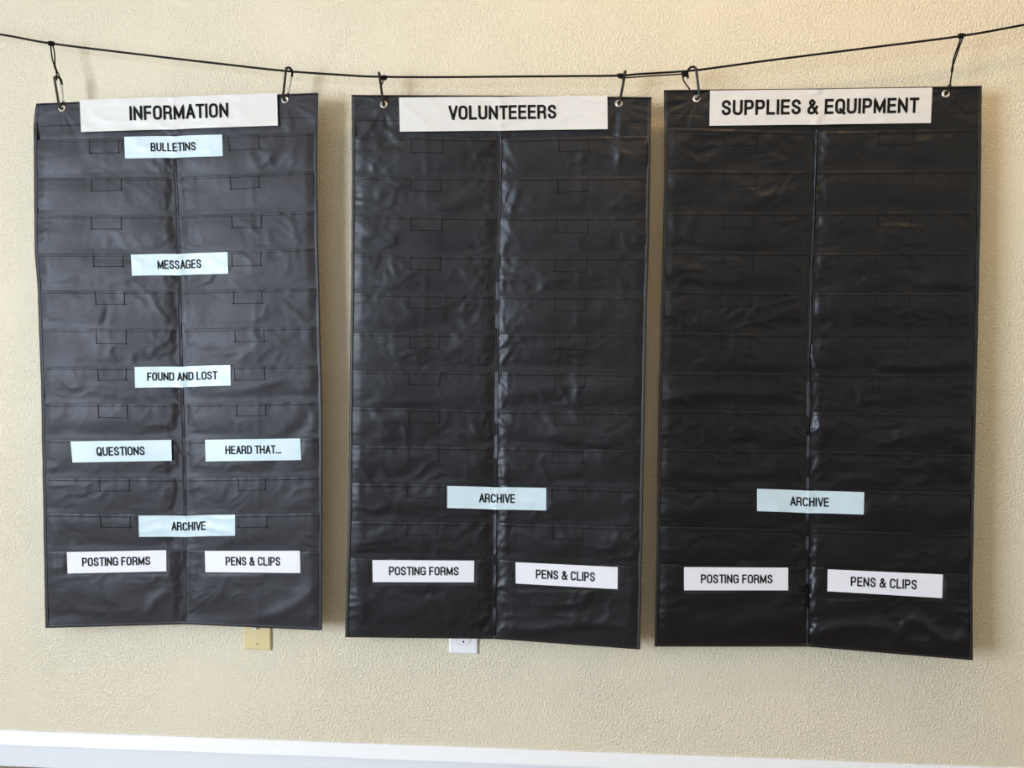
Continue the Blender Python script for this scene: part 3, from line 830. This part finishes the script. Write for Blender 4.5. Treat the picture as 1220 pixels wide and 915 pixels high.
e = loop_tie(739.5, 90.3, [[(740, 92, CY - .004), (743, 93, CY - .007), (748, 92.5, CY), (780, 90.2, CY), (806, 88.7, CY), (814, 88.4, CY)],
                           [(814, 88.6, CY - .003), (813.4, 92, CY - .003), (815, 97, CY), (819, 103, CY + .004), (822, 107, CY + .010)]],
             None, 'black tie cord running below the line from the middle to the right chart', G)
mb = MB(); knot(mb, 815.6, 88.6, 0.0048); mb.build('knot', MAT_CORD, e)


# ------------------------------------------------------------------ clips
def carabiner(top, bot, width, yaw, label, r=0.0028, gate_side=1, small=False):
    """top and bot are world points of the inner top bend and the eyelet; yaw turns the clip about its length"""
    top = np.array(top); bot = np.array(bot); L = np.linalg.norm(top - bot)
    zd = (top - bot) / L
    h = np.array([math.cos(yaw), math.sin(yaw), 0.0]); h -= (h @ zd) * zd; h /= np.linalg.norm(h)
    w = width / 2
    out = []      # closed pear-shaped path, x across, z up from the eyelet
    wt, wb = w * 1.0, w * 0.72
    for a in np.linspace(0, math.pi, 13): out.append((wt * math.cos(a), L - wt * .9 + wt * .9 * math.sin(a)))
    for a in np.linspace(math.pi, 2 * math.pi, 13): out.append((wb * math.cos(a), wb * .9 + wb * .9 * math.sin(a)))
    P3 = lambda q: bot + h * q[0] * gate_side + zd * q[1]
    e = empty('carabiner', tuple(bot)); tag(e, label, 'clip', 'black clips carrying the charts')
    # body is open on the gate side
    gz0, gz1 = wb * .9 + L * .12, L - wt * .9 - L * .10
    right = [(wt + (wb - wt) * (1 - (z - wb * .9) / (L - wt * .9 - wb * .9)), z) for z in (gz0, gz1)]
    body = [right[1]] + out + [right[0]]
    body = [(x, z) for x, z in body]
    mb = MB(); mb.tube(catmull([P3(q) for q in body], 3), r, 10); mb.build('body', MAT_CLIP, e)
    mb = MB(); g = [P3((right[0][0] + (right[1][0] - right[0][0]) * t, gz0 + (gz1 - gz0) * t)) for t in np.linspace(-.02, 1.02, 6)]
    mb.tube(g, r * .72, 8); mb.build('gate', MAT_GATE, e)
    mb = MB(); mb.tube([P3(right[0]) - zd * r, P3(right[0]) + zd * r * 1.2], r * 1.25, 10); mb.build('hinge', MAT_CLIP, e)
    return e


def eye_pt(ci, n):
    ex, ey = CH[ci]['eyes'][n]; return surf(ci, np.array([ex]), np.array([ey]), 0)[0] + np.array([0, -0.0005, -0.0012])


rad = math.radians
carabiner(wp(68.6, 91.6), eye_pt(0, 0), 0.018, rad(75), 'black clip hanging from the leftmost cord loop into the left eyelet of the INFORMATION chart')
carabiner(wp(345.2, 80.9), eye_pt(0, 1), 0.020, rad(66), 'black clip with bare wire gate in the right eyelet of the INFORMATION chart')
carabiner(wp(451.8, 86.9), eye_pt(1, 0), 0.018, rad(96), 'black clip beside a knot, in the left eyelet of the VOLUNTEEERS chart')
carabiner(wp(744.6, 85.2), eye_pt(1, 1), 0.018, rad(97), 'black clip in the right eyelet of the VOLUNTEEERS chart')
carabiner(wp(823.0, 80.2), eye_pt(2, 0), 0.026, rad(128), 'wide black clip standing off the line, in the left eyelet of the SUPPLIES & EQUIPMENT chart')
carabiner(wp(1131.6, 100.8), eye_pt(2, 1), 0.013, rad(80), 'small black clip in the right eyelet of the SUPPLIES & EQUIPMENT chart', r=0.0025, small=True)


# ------------------------------------------------------------------ wall plates
def plate(name, cxp, bottom, mat, label):
    c0 = unproject(cxp, bottom, -0.006); x, zb = c0[0], c0[2]; hw, hh = 0.0345, 0.0572; zc = zb + hh
    e = empty(name, (x, 0, zc)); tag(e, label, 'outlet', 'wall plates below the charts')
    mb = MB(); V = []
    for (s, y) in ((0, 0.0), (0, -0.003), (0.0022, -0.0055), (0.0040, -0.0062)):
        V += [(x - hw + s, y, zb + s), (x + hw - s, y, zb + s), (x + hw - s, y, zc + hh - s), (x - hw + s, y, zc + hh - s)]
    F = [(q * 4 + k, q * 4 + (k + 1) % 4, (q + 1) * 4 + (k + 1) % 4, (q + 1) * 4 + k) for q in range(3) for k in range(4)] + [(12, 13, 14, 15)]
    mb.add(V, F); mb.build('cover_plate', mat, e, sharp=20)
    return e, x, zc


def screw(e, x, z, mat, y=-0.0062):
    mb = MB(); mb.disc((x, z), 0.0033, y + .001, y - 0.0012, 20, bevel=0.0006); s = mb.build('screw', mat, e)
    mb = MB(); mb.box((x - .0026, y - .0014, z - .0004), (x + .0026, y - .0011, z + .0004)); mb.build('slot', MAT_DARK, s, False)


e, x, zc = plate('cable_wall_plate', 306.2, 774.7, MAT_IVORY, 'ivory wall plate with a round jack showing below the INFORMATION chart')
mb = MB(); mb.disc((x - .003, zc), 0.0062, -.006, -0.0085, 28, bevel=0.001); j = mb.build('jack', MAT_IVORY, e)
mb = MB(); mb.tube([(x - .003, -.0085, zc), (x - .003, -.0150, zc)], 0.0046, 20); mb.build('jack_barrel', MAT_STEEL, e)
mb = MB(); mb.disc((x - .003, zc), 0.0018, -.0150, -0.01515, 14); mb.build('jack_hole', MAT_DARK, e)
screw(e, x, zc - .0417, MAT_IVORY); screw(e, x, zc + .0417, MAT_IVORY)

e, x, zc = plate('power_outlet', 552.2, 779.3, MAT_PLATE, 'white power outlet showing below the VOLUNTEEERS chart')
for s in (-1, 1):
    z = zc + s * 0.0195
    V = []
    for y in (-0.004, -0.0075):
        for k in range(36):
            a = 2 * math.pi * k / 36
            V.append((x + 0.0170 * math.cos(a), y, z + max(-0.0143, min(0.0143, 0.0170 * math.sin(a)))))
    F = [(k, (k + 1) % 36, 36 + (k + 1) % 36, 36 + k) for k in range(36)] + [tuple(range(36, 72))]
    mb = MB(); mb.add(V, F); r_ = mb.build('receptacle', MAT_PLATE, e)
    mb = MB()
    V2 = []
    for rr in (1.0, 1.05):
        for k in range(36):
            a = 2 * math.pi * k / 36
            V2.append((x + 0.0170 * rr * math.cos(a), -0.0064, z + max(-0.0143 * (rr + .01), min(0.0143 * (rr + .01), 0.0170 * rr * math.sin(a)))))
    mb.add(V2, [(k, (k + 1) % 36, 36 + (k + 1) % 36, 36 + k)[::-1] for k in range(36)])
    mb.build('gap', MAT_DARK, r_, False)
    mb = MB(); mb.box((x - .0075, -.0079, z + .000), (x - .0055, -.0074, z + .008)); mb.build('slot', MAT_DARK, r_, False)
    mb = MB(); mb.box((x + .0055, -.0079, z + .001), (x + .0075, -.0074, z + .008)); mb.build('slot', MAT_DARK, r_, False)
    mb = MB(); mb.disc((x, z - .0075), 0.0025, -.0074, -0.0079, 16); mb.build('ground_hole', MAT_DARK, r_)
screw(e, x, zc, MAT_PLATE)
